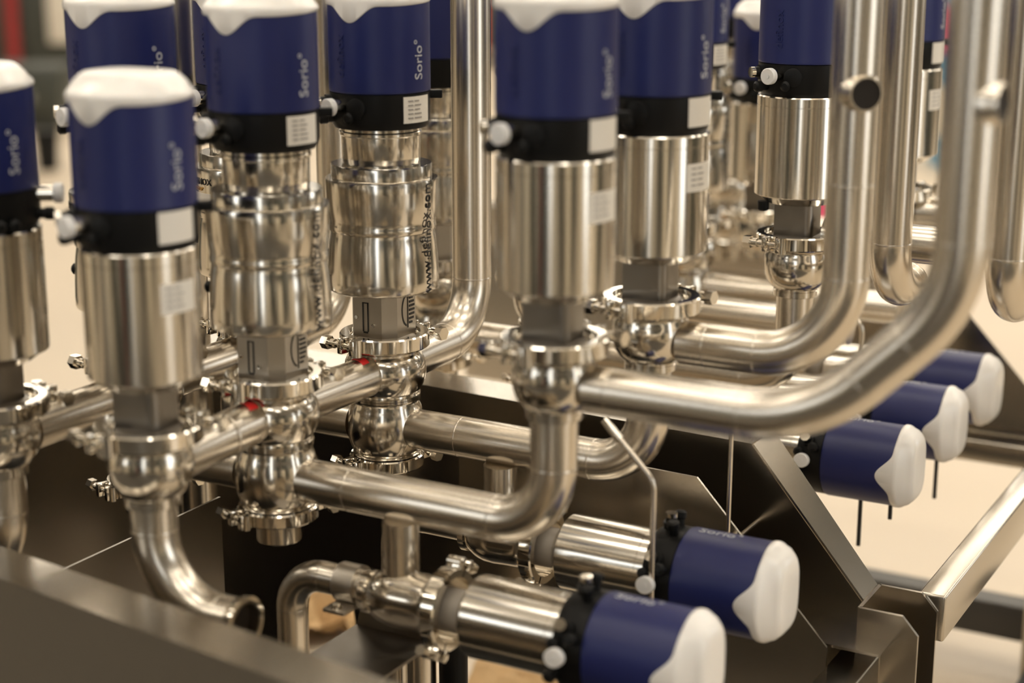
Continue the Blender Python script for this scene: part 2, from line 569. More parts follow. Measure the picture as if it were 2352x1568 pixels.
STD_FITS = [('plug', -104, 0.006), ('gland', -132, 0.008), ('knob', -124, -0.008), ('boss', -84, 0.004), ('bossk', -92, -0.006), ('latch', 38, 0.014)]
def add_fits(bandobj, fits, zc):
    for kind, ph, dz in fits:
        a, z = R_(ph), zc + dz
        if kind == 'plug':
            h = sub(bandobj, 'plug_stem', ('plug_stem', ph, z), lambda: plughex_mb(a, z), M['polish'])
            sub(bandobj, 'blanking_plug', ('blanking_plug', ph, z), lambda: plug_mb(a, z), M['plug'])
        elif kind == 'gland':
            sub(bandobj, 'cable_gland', ('cable_gland', ph, z), lambda: gland_mb(a, z), M['black'])
            sub(bandobj, 'gland_nut', ('gland_nut', ph, z), lambda: glandring_mb(a, z), M['polish'])
        elif kind == 'knob':
            sub(bandobj, 'air_fitting', ('air_fitting', ph, z), lambda: knob_mb(a, z), M['black'])
        elif kind == 'boss':
            sub(bandobj, 'port_boss', ('port_boss', ph, z), lambda: boss_mb(a, z), M['black'])
        elif kind == 'bossk':
            sub(bandobj, 'port_cap', ('port_cap', ph, z), lambda: knob_mb(a, z, L=0.005), M['black'])
        elif kind == 'latch':
            sub(bandobj, 'latch', ('latch', ph, z), lambda: latch_mb(a, z), M['black'])

def add_clamp(root, key, R0, h, z, split=-100, L=0.034, sc=1.0):
    c = sub(root, 'clamp_ring', key + '_ring', clamp_ring(R0, h, z, split), M['polish'])
    sub(c, 'clamp_bolt', key + '_bolt', clamp_bolt(R0, z, split, L, sc), M['polish'])
    sub(c, 'clamp_bolt', key + '_bolt_far', clamp_bolt(R0, z, split + 180, L, sc), M['polish'])
    return c

def seat_valve(loc, label, fits=None, label_on=True, r=0.0545, group='single seat valves', text=True, no_band=False, vent=False):
    root = empty('seat_valve', loc, label, 'valve', group)
    zb, zt, cap = 0.175, 0.2135, 0.3045
    sh = sub(root, 'control_head', 'head_a', head_shell(zt, cap), M['blue'])
    if text:
        txt(sh, 'head_lettering', 'sorio_a', 'Sorio°', 0.0168, 0.0004, 'print', (0.0549, R_(-7), 0.2505))
        txt(sh, 'embossed_lettering', 'emb_a', 'definox', 0.0150, 0.0007, 'blue', (0.0549, R_(-104), 0.253))
    sub(root, 'head_cover', 'cover_a', head_cover(cap), M['white'], 40)
    b = sub(root, 'adapter_band', 'band_a', band(zb, zt), M['black'])
    add_fits(b, STD_FITS if fits is None else fits, 0.1945)
    if not no_band: sub(b, 'info_label', 'infolabel_a', lambda: patch(R_(-9), 0.72, 0.1835, 0.2115, 0.0545), M['label'])
    cy = sub(root, 'actuator_cylinder', 'cyl_a_%d' % round(r * 1e4), cyl1(0.0555, zb, r), M['turned'])
    if label_on:
        sub(cy, 'serial_label', 'serial_a_%d' % round(r * 1e4), lambda: patch(R_(-9), 0.74, 0.120, 0.1475, r), M['label'])
        sub(cy, 'serial_print', 'serialp_a_%d' % round(r * 1e4), lambda: label_lines(R_(-9), 0.74, 0.120, 0.1475, r, 4), M['greyink'])
    if vent: sub(cy, 'vent_plug', 'vent_a', lambda: MB().tube([(-0.038, -0.020, 0.046), (-0.038, -0.020, 0.036), (-0.038, -0.020, 0.034)], 0.007, 20, True, radii=[0.007, 0.007, 0.0055]), M['black'])
    sub(root, 'yoke', 'yoke_a', yoke1(), M['shaded_steel'])
    add_clamp(root, 'clamp_a', 0.0505, 0.0165, 0.0)
    bd = sub(root, 'valve_body', 'body_a', body1, M['body'])
    sub(bd, 'ferrule', 'ferrule_a', clamp_ferrule(), M['polish'])
    return root

def mixproof_valve(loc, label, fits=None, plate=False):
    root = empty('mixproof_valve', loc, label, 'valve', 'double seat valves')
    zb, zt, cap = 0.238, 0.277, 0.368
    sh = sub(root, 'control_head', 'head_b', head_shell(zt, cap), M['blue'])
    txt(sh, 'head_lettering', 'sorio_b', 'Sorio°', 0.0168, 0.0004, 'print', (0.0549, R_(-7), 0.312))
    txt(sh, 'embossed_lettering', 'emb_b', 'definox', 0.0150, 0.0007, 'blue', (0.0549, R_(-104), 0.316))
    sub(root, 'head_cover', 'cover_b', head_cover(cap), M['white'], 40)
    b = sub(root, 'adapter_band', 'band_b', band(zb, zt), M['black'])
    add_fits(b, STD_FITS if fits is None else fits, 0.2575)
    lb = sub(b, 'info_label', 'infolabel_b', lambda: patch(R_(-9), 0.72, 0.2455, 0.2735, 0.0545), M['label'])
    sub(b, 'info_print', 'infoprint_b', lambda: label_lines(R_(-9), 0.72, 0.2455, 0.2735, 0.0545, 5), M['greyink'])
    cy = sub(root, 'actuator_cylinder', 'cyl_b', cyl2, M['turned'])
    txt(cy, 'web_lettering', 'web_b', 'www.definox.com', 0.0165, 0.0004, 'ink', (0.0622, R_(-4), 0.120))
    if plate:
        txt(cy, 'maker_lettering', 'maker_b', 'DEFINOX', 0.0105, 0.0004, 'ink', (0.0622, R_(-115), 0.1685, 1))
        txt(cy, 'amber_lettering', 'amber_b', 'TECH SP', 0.0055, 0.0004, 'gold', (0.0622, R_(-118), 0.1600, 1))
        sub(cy, 'serial_label', 'serial_b', lambda: patch(R_(-118), 0.75, 0.139, 0.1555, 0.0612), M['label'])
    sub(cy, 'vent_plug', 'vent_b', lambda: knob_mb(R_(-158), 0.095, 0.060, 0.006, 0.006), M['black'])
    sub(root, 'actuator_collar', 'ring_b', ring2, M['turned'])
    sub(root, 'neck_sleeve', 'neck_b', neck2, M['turned'])
    y = sub(root, 'yoke', 'yoke_b', yoke2, M['matte_steel'])
    sub(y, 'slot_mark', 'marks_b', yoke2_marks, M['ink'])
    sub(y, 'round_mark', 'round_b', yoke2_round, M['ink'])
    sub(y, 'yoke_screws', 'screws_b', yoke2_screws, M['polish'])
    add_clamp(root, 'clamp_b', 0.0505, 0.0165, 0.0)
    up = sub(root, 'upper_body', 'body_bu', body2_upper, M['body'])
    sub(up, 'ferrule', 'ferrule_a', clamp_ferrule(), M['polish'])
    sub(root, 'lower_body', 'body_bl', body2_lower, M['body'])
    add_clamp(root, 'clamp_c', 0.0425, 0.0145, -0.1415, -108, 0.030, 0.8)
    sub(root, 'drain_tail', 'tail_b', tail2, M['body'])
    return root

# ------------------------------------------------------------------ lay-down valve (axis along +X), origin on the branch tee
def drain_valve(loc, label, group='horizontal drain valves'):
    root = empty('drain_valve', loc, label, 'valve', group)
    # local: Z -> world X, X -> world Z (up), Y -> world -Y
    root.rotation_euler = Matrix(((0, 0, 1), (0, -1, 0), (1, 0, 0))).to_euler()
    root.scale = (0.925, 0.925, 1.0)
    zb, zt, cap = 0.199, 0.2325, 0.318
    sh = sub(root, 'control_head', 'head_k', head_shell(zt, cap), M['blue'])
    txt(sh, 'head_lettering', 'sorio_k', 'Sorio°', 0.0185, 0.0004, 'print', (0.0549, R_(-3), 0.266))
    sub(root, 'head_cover', 'cover_k', head_cover(cap), M['white'], 40)
    b = sub(root, 'adapter_band', 'band_k', band(zb, zt, 0.0538), M['black'])
    add_fits(b, [('plug', 82, -0.002), ('gland', 56, -0.003), ('knob', 66, 0.008), ('bossk', 74, -0.012), ('gland', 2, -0.003), ('knob', 16, 0.005), ('knob', -14, 0.0), ('knob', 104, -0.011)], 0.216)
    sub(root, 'actuator_cylinder', 'cyl_k', cyl1(0.095, zb + 0.001, 0.0445), M['turned'])
    sub(root, 'yoke', 'yoke_k', lambda: MB().lathe([(0.004, 0.050), (0.0235, 0.050), (0.0235, 0.090), (0.004, 0.090)], 40), M['satin'])
    add_clamp(root, 'clamp_k', 0.0455, 0.016, 0.060, 150, 0.028, 0.75)
    sub(root, 'valve_body', 'body_k', lambda: MB().lathe([(0.006, 0.0560), (0.0362, 0.0560), (0.0362, 0.0500), (0.0335, 0.0470), (0.0318, 0.0400), (0.0316, 0.024), (0.0326, 0.010), (0.0320, -0.002), (0.0296, -0.012), (0.0255, -0.021), (0.0210, -0.0262), (0.0240, -0.027), (0.0240, -0.034), (0.0200, -0.035), (0.006, -0.035)], 56), M['body'])
    return root

# ================================================================== the hall
def struct(name, mb, m, label=None):
    o = build(name, mb, M[m])
    return tag(o, label, None, None, 'structure')
M['floor'] = mat('polished_concrete', (0.55, 0.465, 0.355), 0.42, 0.0, noise=0.10, nscale=(1.3, 1.3, 1.3), rvar=0.08)
M['wall'] = mat('hall_wall', (0.20, 0.18, 0.15), 0.8, noise=0.05, nscale=(1, 1, 1))
M['wall_dark'] = mat('dark_cladding', (0.10, 0.095, 0.085), 0.7, noise=0.1, nscale=(1, 1, 3))
M['ceil'] = mat('hall_ceiling', (0.62, 0.58, 0.52), 0.9)
M['frame'] = mat('lamp_housing', (0.30, 0.30, 0.30), 0.5)
M['lamp'] = mat('lamp_diffuser', (0.9, 0.9, 0.9), 0.5, emit=(1.0, 0.925, 0.80), estr=7.4)
M['day'] = mat('daylit_glass', (0.8, 0.85, 0.9), 0.1, emit=(0.93, 0.97, 1.0), estr=2.2)
M['doorframe'] = mat('dark_door_frame', (0.05, 0.05, 0.05), 0.5)
X0, X1, Y0, Y1, ZH = -15.0, 5.6, -5.6, 18.0, 5.5
struct('floor', MB().bx(X0, X1, Y0, Y1, -0.1, 0.0), 'floor')
struct('ceiling', MB().bx(X0, X1, Y0, Y1, ZH, ZH + 0.1), 'ceil')
struct('wall_left', MB().bx(X0 - 0.1, X0, Y0, Y1, -0.1, ZH + 0.1), 'wall_dark')
struct('wall_right', MB().bx(X1, X1 + 0.1, Y0, Y1, -0.1, ZH + 0.1), 'wall')
struct('wall_front', MB().bx(X0, X1, Y0 - 0.1, Y0, -0.1, ZH + 0.1), 'wall')
struct('wall_back', MB().bx(X0, X1, Y1, Y1 + 0.1, -0.1, ZH + 0.1), 'wall_dark')

def glazed_opening(name, axis, pos, a0, a1, z0, z1):
    """daylit window / glazed door set on a wall; axis 'x' = wall at constant x"""
    t = 0.08
    fr, gl = MB(), MB()
    inn = -0.05 if pos > 0 else 0.05
    def bar(u0, u1, w0, w1):
        lo, hi = sorted((pos, pos + inn))
        fr.bx(lo, hi, u0, u1, w0, w1) if axis == 'x' else fr.bx(u0, u1, lo, hi, w0, w1)
    bar(a0 - t, a0, z0, z1 + t); bar(a1, a1 + t, z0, z1 + t); bar(a0, a1, z1, z1 + t)
    if z0 > 0.1: bar(a0, a1, z0, z0 + 0.05)
    mid = (a0 + a1) / 2
    bar(mid - 0.03, mid + 0.03, z0, z1)
    o = build(name, fr, M['doorframe'])
    tag(o, None, None, None, 'structure')
    lo, hi = sorted((pos + inn * 0.3, pos + inn * 0.6))
    (gl.bx(lo, hi, a0, a1, z0, z1) if axis == 'x' else gl.bx(a0, a1, lo, hi, z0, z1))
    build('pane', gl, M['day'], o)
    return o
glazed_opening('door_1', 'x', X1, -0.6, 1.6, 0.0, 3.0)
glazed_opening('door_2', 'y', Y0, 1.2, 2.6, 0.0, 2.8)
glazed_opening('reflection_window_1', 'y', Y0, -3.6, -1.2, 0.9, 3.0)  # unseen bright window, added for reflections in the steel
glazed_opening('reflection_window_2', 'x', X1, 6.0, 9.0, 0.9, 3.2)  # unseen daylit window, added as a further bright reflection

k = 0
for ix, x in enumerate((-11.0, -7.2, -3.6, -0.9, 1.6, 4.0)):
    for iy, y in enumerate((-3.8, -1.3, 0.9, 3.2, 5.6, 7.8, 9.6, 11.2, 12.8, 14.4, 16.0)):
        t = empty('ceiling_light', (x, y, ZH), 'warm linear lamp hanging on two rods under the hall ceiling', 'lamp', 'ceiling lights')
        if k == 0:
            CACHE['lamp_r'] = MB().cyl((0, 0, 0), (0, 0, -0.74), 0.008, 10).mesh('hanging_rod', M['frame'])
            CACHE['lamp_h'] = MB().box((1.62, 0.30, 0.05), Matrix.Translation((0, 0, -0.75)), 0.006).mesh('lamp_housing', M['frame'])
            CACHE['lamp_d'] = MB().box((1.6, 0.60, 0.08), Matrix.Translation((0, 0, -0.82)), 0.02).mesh('diffuser', M['lamp'])
        for xx in (-0.6, 0.6):
            put('hanging_rod', CACHE['lamp_r'], t, (xx, 0, 0))
        put('lamp_housing', CACHE['lamp_h'], t); put('diffuser', CACHE['lamp_d'], t)
        k += 1

# ================================================================== steel frame of the skid
def side_plate(label, y_of, x0, xt, ztop, xd, zd, zbot, flange, extra_low=None, th=0.003):
    """folded sheet side member: web along X with a bevelled right end, flange folded back at the top and down the bevel"""
    root = empty('side_plate', (0, y_of(0), ztop), label, 'frame plate')
    o = Vector((0, y_of(0), ztop))
    P = lambda x, z, dy=0.0: Vector((x, y_of(x) + dy, z)) - o
    web = [P(x0, zbot), P(x0, ztop), P(xt, ztop), P(xd, zd), P(xd, zbot)]
    if extra_low: web = web[1:-1] + [P(xd, extra_low[0])] + [P(x, z) for x, z in extra_low[1:]]
    build('web', MB().prism(web, (0, th, 0)), M['sheet'], root)
    if flange:
        mb = MB()
        mb.prism([P(x0, ztop), P(xt, ztop), P(xt, ztop, flange), P(x0, ztop, flange)], (0, 0, 0.003))
        build('top_flange', mb, M['sheet'], root)
        mb = MB()
        mb.prism([P(xt, ztop + 0.0015), P(xd, zd + 0.0015), P(xd, zd + 0.0015, flange * 0.8), P(xt, ztop + 0.0015, flange)], (0.002, 0, 0.0015))
        build('bevel_flange', mb, M['sheet'], root)
    return root
side_plate('pale folded steel side beam along the lower left edge in front', lambda x: -0.305 - 0.1286 * (x + 0.087), -0.62, 0.46, 0.62, 0.60, 0.47, 0.02, 0.052)  # web drawn down to the floor as an added light-blocking skirt
side_plate('folded steel side plate with sloping right end behind the horizontal valves in front', lambda x: 0.400 - 0.058 * (x + 0.067), -0.52, 0.379, 0.632, 0.519, 0.474, 0.345, 0.062, extra_low=(0.30, (-0.08, 0.318), (-0.10, 0.25), (-0.185, 0.25), (-0.20, 0.345), (-0.262, 0.345), (-0.29, 0.20), (-0.52, 0.20)))
side_plate('thin edged inner steel plate just behind the second horizontal valve', lambda x: 0.318 - 0.055 * x, 0.03, 0.345, 0.612, 0.504, 0.449, 0.345, 0)
side_plate('far dark steel side plate behind the row of three horizontal valves', lambda x: 1.22, -0.5, 0.375, 0.64, 0.52, 0.485, 0.39, 0)
side_plate('distant dark steel side plate beyond the pair of far horizontal pipes', lambda x: 1.75, -0.9, 0.02, 0.60, 0.12, 0.50, 0.34, 0.05)
tag(build('bottom_ledge', MB().bx(0.40, 0.56, 0.300, 0.372, 0.446, 0.449), M['sheet']), 'small light steel ledge beside the open post', 'ledge')
M['shaded_beam'] = mat('beam_toned_for_shade', (0.05, 0.046, 0.04), 0.45)  # beam toned dark to stand in for the shade near the floor
# open C post
mb = MB()
def cpost(x0, x1, y0, y1, z0, z1, t):
    mb = MB()
    c = 0.012
    mb.bx(x0, x0 + t, y0 + 0.002, y1 - 0.002, z0, z1)
    mb.prism([(x0 + 0.002, y1 - t, z0), (x1, y1 - t, z0), (x1, y1 - t, z1 - 0.02), (x1 - 0.018, y1 - t, z1), (x0 + 0.002, y1 - t, z1)], (0, t, 0))
    mb.prism([(x0 + 0.002, y0, z0), (x1, y0, z0), (x1, y0, z1 - 0.02), (x1 - 0.018, y0, z1), (x0 + 0.002, y0, z1)], (0, t, 0))
    return mb
tag(build('channel_post', cpost(0.520, 0.588, 0.340, 0.418, 0.0, 0.480, 0.0042), M['sheet']), 'open steel channel post at the lower right corner', 'post')
tag(build('channel_post', cpost(0.520, 0.588, 1.225, 1.30, 0.0, 0.480, 0.0042), M['sheet']), 'far steel channel post at the end of the right side rail', 'post')
tag(build('channel_post', cpost(-0.42, -0.36, 1.7535, 1.80, 0.0, 0.598, 0.004), M['sheet']), 'distant steel channel post carrying the distant dark side plate', 'post')
def hollow_rail(x0, x1, y0, y1, z0, z1):
    return MB().box((x1 - x0, y1 - y0, z1 - z0), Matrix.Translation(((x0 + x1) / 2, (y0 + y1) / 2, (z0 + z1) / 2)), 0.003, 3)
tag(build('side_rail', hollow_rail(0.565, 0.596, 0.4185, 1.225, 0.424, 0.479), M['sheet']), 'square steel rail running back from the open post on the right', 'rail')
tag(build('side_rail', hollow_rail(0.505, 0.548, -0.36, 0.340, 0.39, 0.43), M['sheet']), 'steel rail running from the open post towards the front', 'rail')
tag(build('cross_beam', hollow_rail(-0.5, 0.9, 1.300, 1.35, 0.055, 0.115), M['shaded_beam']), 'dark low cross beam near the floor at the far right', 'beam')
tag(build('cross_beam', hollow_rail(0.20, 0.90, 1.172, 1.218, 0.392, 0.426), M['sheet']), 'grey steel cross beam behind the three horizontal valves', 'beam')
tag(build('floor_runner', hollow_rail(0.53, 0.60, 0.42, 1.225, 0.0, 0.05), M['rubber']), 'dark runner on the floor under the right side rail', 'runner')
tag(build('end_plate', MB().bx(-0.453, -0.45, -0.252, 0.418, 0.02, 0.615), M['shaded_sheet']), 'dark steel end plate at the left inside the frame', 'frame plate')  # lower part runs to the floor, added to close off light
tag(build('divider_plate', MB().bx(-0.203, -0.20, -0.285, 0.15, 0.02, 0.541), M['shaded_sheet']), 'thin bright edged steel divider plate below the left valves', 'frame plate')
# bracket strap carrying the branch clip
br = empty('pipe_bracket', (0.13, -0.1, 0.485), 'dark folded steel bracket below the front horizontal valve', 'bracket')
mb = MB()
mb.bx(-0.05, 0.045, -0.222, 0.125, 0.0, 0.003)
build('strap', mb, M['shaded_steel'], br)
build('upstand', MB().prism([(-0.05, 0.122, 0.0), (0.045, 0.122, 0.0), (0.02, 0.122, 0.06), (-0.035, 0.122, 0.06)], (0, 0.003, 0)), M['shaded_steel'], br)

# ================================================================== valves
ZA, ZE = 0.75, 0.828
seat_valve((0.008, -0.2, ZA), 'seat valve with white domed head nearest the camera at front left', r=0.0522)
Z_F = STD_FITS + [('plug', 34, 0.012), ('knob', 26, -0.006), ('knob', -30, -0.010), ('knob', -52, -0.006), ('gland', -60, 0.006), ('bossk', -14, -0.012)]
z = seat_valve((-0.180, -0.205, ZA), 'seat valve cut off by the left edge of the picture', fits=Z_F, label_on=False, no_band=True)
mixproof_valve((0.0, 0.0, ZA), 'double seat valve with waisted steel body just right of the front left seat valve')
mixproof_valve((0.004, 0.2, ZA), 'sharp double seat valve with web address on its waisted body')
mixproof_valve((-0.180, 0.0, ZA), 'double seat valve behind the white domed front left seat valve', plate=True)
mixproof_valve((-0.179, 0.2, ZA), 'double seat valve with maker lettering showing behind the waisted front valve', plate=True)
mixproof_valve((-0.17, 0.6, ZA), 'blue headed double seat valve half hidden behind the tall riser pipe')
mixproof_valve((0.0, 0.6, ZA), 'double seat valve hidden behind the blurred centre seat valve')
seat_valve((0.325, 0.0, ZE), 'large blurred seat valve in the centre above the long curved outlet pipe')
seat_valve((0.331, 0.2, ZE), 'seat valve right behind the blurred centre seat valve')
seat_valve((0.342, 0.6, ZE), 'sharp seat valve left of the riser with the side hole', label_on=False, no_band=True, vent=True)
seat_valve((0.343, 1.0, ZE), 'small far seat valve seen between the two thick risers on the right')
mixproof_valve((-0.15, 1.6, ZA), 'blurred distant double seat valve behind the pair of far horizontal pipes')
mixproof_valve((-0.30, 2.0, ZA), 'most distant double seat valve, blurred behind the centre right seat valve')
mixproof_valve((0.022, 1.0, ZA), 'far double seat valve with white label beside the centre right seat valve')
seat_valve((0.079, 1.174, ZA), 'far seat valve whose white head top shows between blue heads', label_on=False)

# ---- horizontal drain valves
KZ = 0.5485
KX = 0.156
for y, lab in ((-0.016, 'horizontal drain valve lowest in front with its white cap cut off at the bottom'),
               (0.18, 'horizontal drain valve second from the front with blue head and white cap'),
               (0.636, 'horizontal drain valve below the long curved pipe, nearest of the far three'),
               (0.838, 'horizontal drain valve in the middle of the far three'),
               (1.03, 'horizontal drain valve furthest back, beside the dark far plate')):
    drain_valve((KX, y, KZ), lab)

# ================================================================== process pipes
ZU, ZL = 0.714, 0.647
fx = Vector((1, 0, 0)); fy = Vector((0, 1, 0))
pipe('cross_pipe', [(0.008, -0.165, ZU), (0.0, -0.037, ZU)], 'short shiny cross pipe joining the front left seat valve to the waisted valve', extra=[((0.005, -0.09, ZU), fy)])
pipe('cross_pipe', [(0.0, 0.037, ZU), (0.004, 0.163, ZU)], 'shiny cross pipe between the two waisted double seat valves', extra=[((0.001, 0.085, ZU), fy)])
pipe('riser_pipe', [(0.004, 0.237, ZU), (0.0, 0.400, ZU), (0.0, 0.400, 1.62)], 'tall riser pipe with bend just right of the sharp waisted valve', br=0.068, r=0.0238)
pipe('outlet_pipe', [(0.037, 0.0, ZL), (0.325, 0.0, ZL), (0.325, 0.0, 0.758)], 'thick bright outlet pipe bending up under the centre seat valve', br=0.062, extra=[((0.095, 0, ZL), fx)])
pipe('outlet_pipe', [(0.041, 0.2, ZL + 0.002), (0.331, 0.2, ZL + 0.002), (0.331, 0.2, 0.758)], 'bright outlet pipe from the sharp waisted valve passing behind the centre bend', br=0.062, extra=[((0.105, 0.2, ZL + 0.002), fx)])
pipe('outlet_pipe', [(0.037, 0.6, ZL), (0.342, 0.6, ZL), (0.342, 0.6, 0.758)], 'outlet pipe bending up below the sharp right seat valve', br=0.062)
ZO = 0.790
def holed_riser(pts, br, label, hole_c, hole_n, extra=()):
    root = empty('riser_pipe', pts[0], label, 'pipe')
    o = Vector(pts[0])
    mb = pipe_mb(pts, br, PR, bend_seams(pts, br) + list(extra))
    mb.v = [tuple(Vector(v) - o) for v in mb.v]
    build('pipe_run', mb, M['pipe'], root)
    c = Vector(hole_c) - o; n = Vector(hole_n).normalized()
    # pulled collar, its bore closed by a disc coloured as shade
    r0 = 0.0155
    ps = [c + n * t for t in (0.010, 0.0195, 0.0228, 0.0248, 0.0262)]
    mb = MB()
    path = ps + [c + n * 0.0245, c + n * 0.012]
    rad = [r0 + 0.006, r0 + 0.0035, r0 + 0.0014, r0 + 0.0008, r0 + 0.0003, r0 - 0.0008, r0 - 0.0008]
    mb.tube([path[0], path[1], path[2], path[3], path[4]], r0, 40, False, radii=rad[:5])
    # rim and inner wall
    e1 = n.cross(Vector((0, 0, 1))).normalized(); e2 = n.cross(e1)
    ring = lambda d, r: [c + n * d + (e1 * math.cos(2 * PI * j / 40) + e2 * math.sin(2 * PI * j / 40)) * r for j in range(40)]
    mb.grid([ring(0.0262, r0 + 0.0003), ring(0.0262, r0 - 0.0010), ring(0.0236, r0 - 0.0012)], True)
    build('collar', mb, M['pipe'], root)
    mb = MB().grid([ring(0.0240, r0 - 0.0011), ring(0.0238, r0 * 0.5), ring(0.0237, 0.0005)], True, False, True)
    build('bore_shade_disc', mb, M['hollow'], root)
    return root
holed_riser([(0.362, 0.0, ZO), (0.575, 0.0, ZO), (0.693, 0.0, ZO + 0.118), (0.693, 0.0, 1.62)], [0.15, 0.12], 'thick riser on the right fed by the long curved pipe in front', (0.693, 0.0, 1.070), (1.0, -0.12, 0), extra=[((0.385, 0, ZO), fx)])
holed_riser([(0.367, 0.2, ZO), (0.534, 0.2, ZO), (0.534, 0.2, 1.62)], 0.085, 'thick riser with round open side hole facing the camera', (0.534, 0.2, 1.052), (0.66, -0.75, 0), extra=[((0.395, 0.2, ZO), fx), ((0.534, 0.2, 0.965), (0, 0, 1))])
pipe('outlet_pipe', [(0.378, 0.6, ZO + 0.045), (1.1, 0.6, ZO + 0.045)], 'short bright horizontal pipe seen between the two thick risers', extra=[((0.455, 0.6, ZO + 0.045), fx)])
pipe('outlet_pipe', [(0.378, 1.0, ZO + 0.012), (1.1, 1.0, ZO + 0.012)], 'far horizontal pipe from the small valve between the risers')
pipe('outlet_pipe', [(0.06, 1.0, ZL + 0.012), (0.36, 1.0, ZL + 0.012)], 'upper of two far horizontal pipes left of the sharp right valve')
pipe('outlet_pipe', [(-0.11, 1.6, ZL), (0.30, 1.6, ZL)], 'blurred distant horizontal pipe beyond the sharp right valve')
pipe('outlet_pipe', [(0.05, 0.8, ZL + 0.026), (0.35, 0.8, ZL + 0.026)], 'lower of two far horizontal pipes left of the sharp right valve')
pipe('riser_pipe', [(0.503, 0.446, 1.62), (0.503, 0.446, 0.806), (0.503, 0.525, 0.806)], 'riser ending in a rounded elbow behind the riser with the side hole', br=0.058, extra=[((0.503, 0.52, 0.806), fy)])
pipe('riser_pipe', [(0.630, 0.446, 1.62), (0.630, 0.446, 0.802), (0.630, 0.80, 0.802)], 'riser with elbow at the right edge of the picture', br=0.058)
# left row
pipe('cross_pipe', [(-0.18, -0.168, ZU), (-0.18, -0.037, ZU)], 'cross pipe from the seat valve at the left edge')
pipe('cross_pipe', [(-0.18, 0.037, ZU), (-0.179, 0.163, ZU)], 'rear cross pipe between the two hidden double seat valves')
pipe('riser_pipe', [(-0.179, 0.237, ZU), (-0.20, 0.40, ZU), (-0.20, 0.40, 1.62)], 'riser with bend seen between the two waisted valves', br=0.062)
pipe('riser_pipe', [(-0.283, 0.21, 0.42), (-0.283, 0.21, 1.62)], 'plain riser behind the white domed front left valve')
pipe('link_pipe', [(-0.142, 0.0, ZL), (-0.041, 0.0, ZL)], 'short link pipe left of the waisted front valve')
pipe('link_pipe', [(-0.141, 0.2, ZL), (-0.037, 0.2, ZL)], 'short link pipe left of the sharp waisted valve')
pipe('link_pipe', [(-0.132, 0.6, ZL), (-0.040, 0.6, ZL)], 'far link pipe seen right of the tall riser')
# open elbow under the front left valve
mb_pts = [(0.008, -0.2, 0.678), (0.008, -0.2, 0.580), (0.112, -0.2, 0.580)]
el = empty('elbow_pipe', mb_pts[0], 'curved elbow pipe with dark open end below the front left valve', 'pipe')
e = pipe_mb(mb_pts, 0.075, PR, bend_seams(mb_pts, 0.075), True)
e.v = [tuple(Vector(v) - Vector(mb_pts[0])) for v in e.v]
build('elbow', e, M['pipe'], el)
build('end_ferrule', MB().tube([(0.092, 0, -0.098), (0.093, 0, -0.098), (0.0975, 0, -0.098), (0.1, 0, -0.098), (0.104, 0, -0.098)], 0.025, 48, True, hollow=0.0203, radii=[0.0222, 0.0232, 0.0246, 0.0262, 0.0262]), M['polish'], el)
build('bore', MB().tube([(0.060, 0, -0.098), (0.062, 0, -0.098)], 0.0204, 40), M['hollow'], el)  # dark disc gives the shade inside the open end
pipe('elbow_pipe', [(-0.18, -0.205, 0.678), (-0.18, -0.205, 0.565), (-0.30, -0.205, 0.565)], 'elbow pipe below the seat valve at the left edge', br=0.075)
# branches down to the drain valves
for y, nm in ((-0.012, 'front'), (0.188, 'second'), (0.636, 'third'), (0.838, 'fourth'), (1.03, 'fifth')):
    lab = {'front': 'short branch pipe dropping from the thick outlet pipe to the front drain valve', 'second': 'short branch pipe dropping behind the centre bend to the second drain valve',
           'third': 'branch pipe feeding the nearest of the far three drain valves', 'fourth': 'branch pipe feeding the middle one of the far three drain valves', 'fifth': 'branch pipe feeding the furthest drain valve'}[nm]
    pipe('branch_pipe', [(KX + 0.004, y, KZ + 0.024), (KX + 0.004, y, ZL - 0.018)], lab, r=0.0185)
for y, lab in ((-0.016, 'bent drain pipe curving down left of the front drain valve'), (0.18, 'bent drain pipe behind the front one, below the sharp waisted valve')):
    pipe('drain_pipe', [(KX - 0.036, y, KZ + 0.004), (0.026, y, KZ + 0.004), (0.026, y, 0.06)], lab, br=0.042, r=0.0165)
# clip on the front drain pipe
cl = empty('pipe_clip', (0.102, -0.016, KZ + 0.004), 'steel pipe clip with two bolts on the front drain pipe', 'clip')
build('saddle', MB().tube([(-0.012, 0, 0), (0.012, 0, 0)], 0.0205, 32, True, hollow=0.0168), M['matte_steel'], cl)
build('clip_plate', MB().bx(-0.013, 0.013, -0.034, 0.034, -0.0215, -0.0175, 0.0008), M['matte_steel'], cl)
for yy in (-0.0275, 0.0275):
    b = build('clip_bolt', MB().lathe([(0.0062, -0.0180), (0.0062, -0.0165), (0.0045, -0.0163), (0.0045, -0.0120), (0.002, -0.0108)], 24, Matrix.Translation((0, yy, 0))), M['polish'], cl)
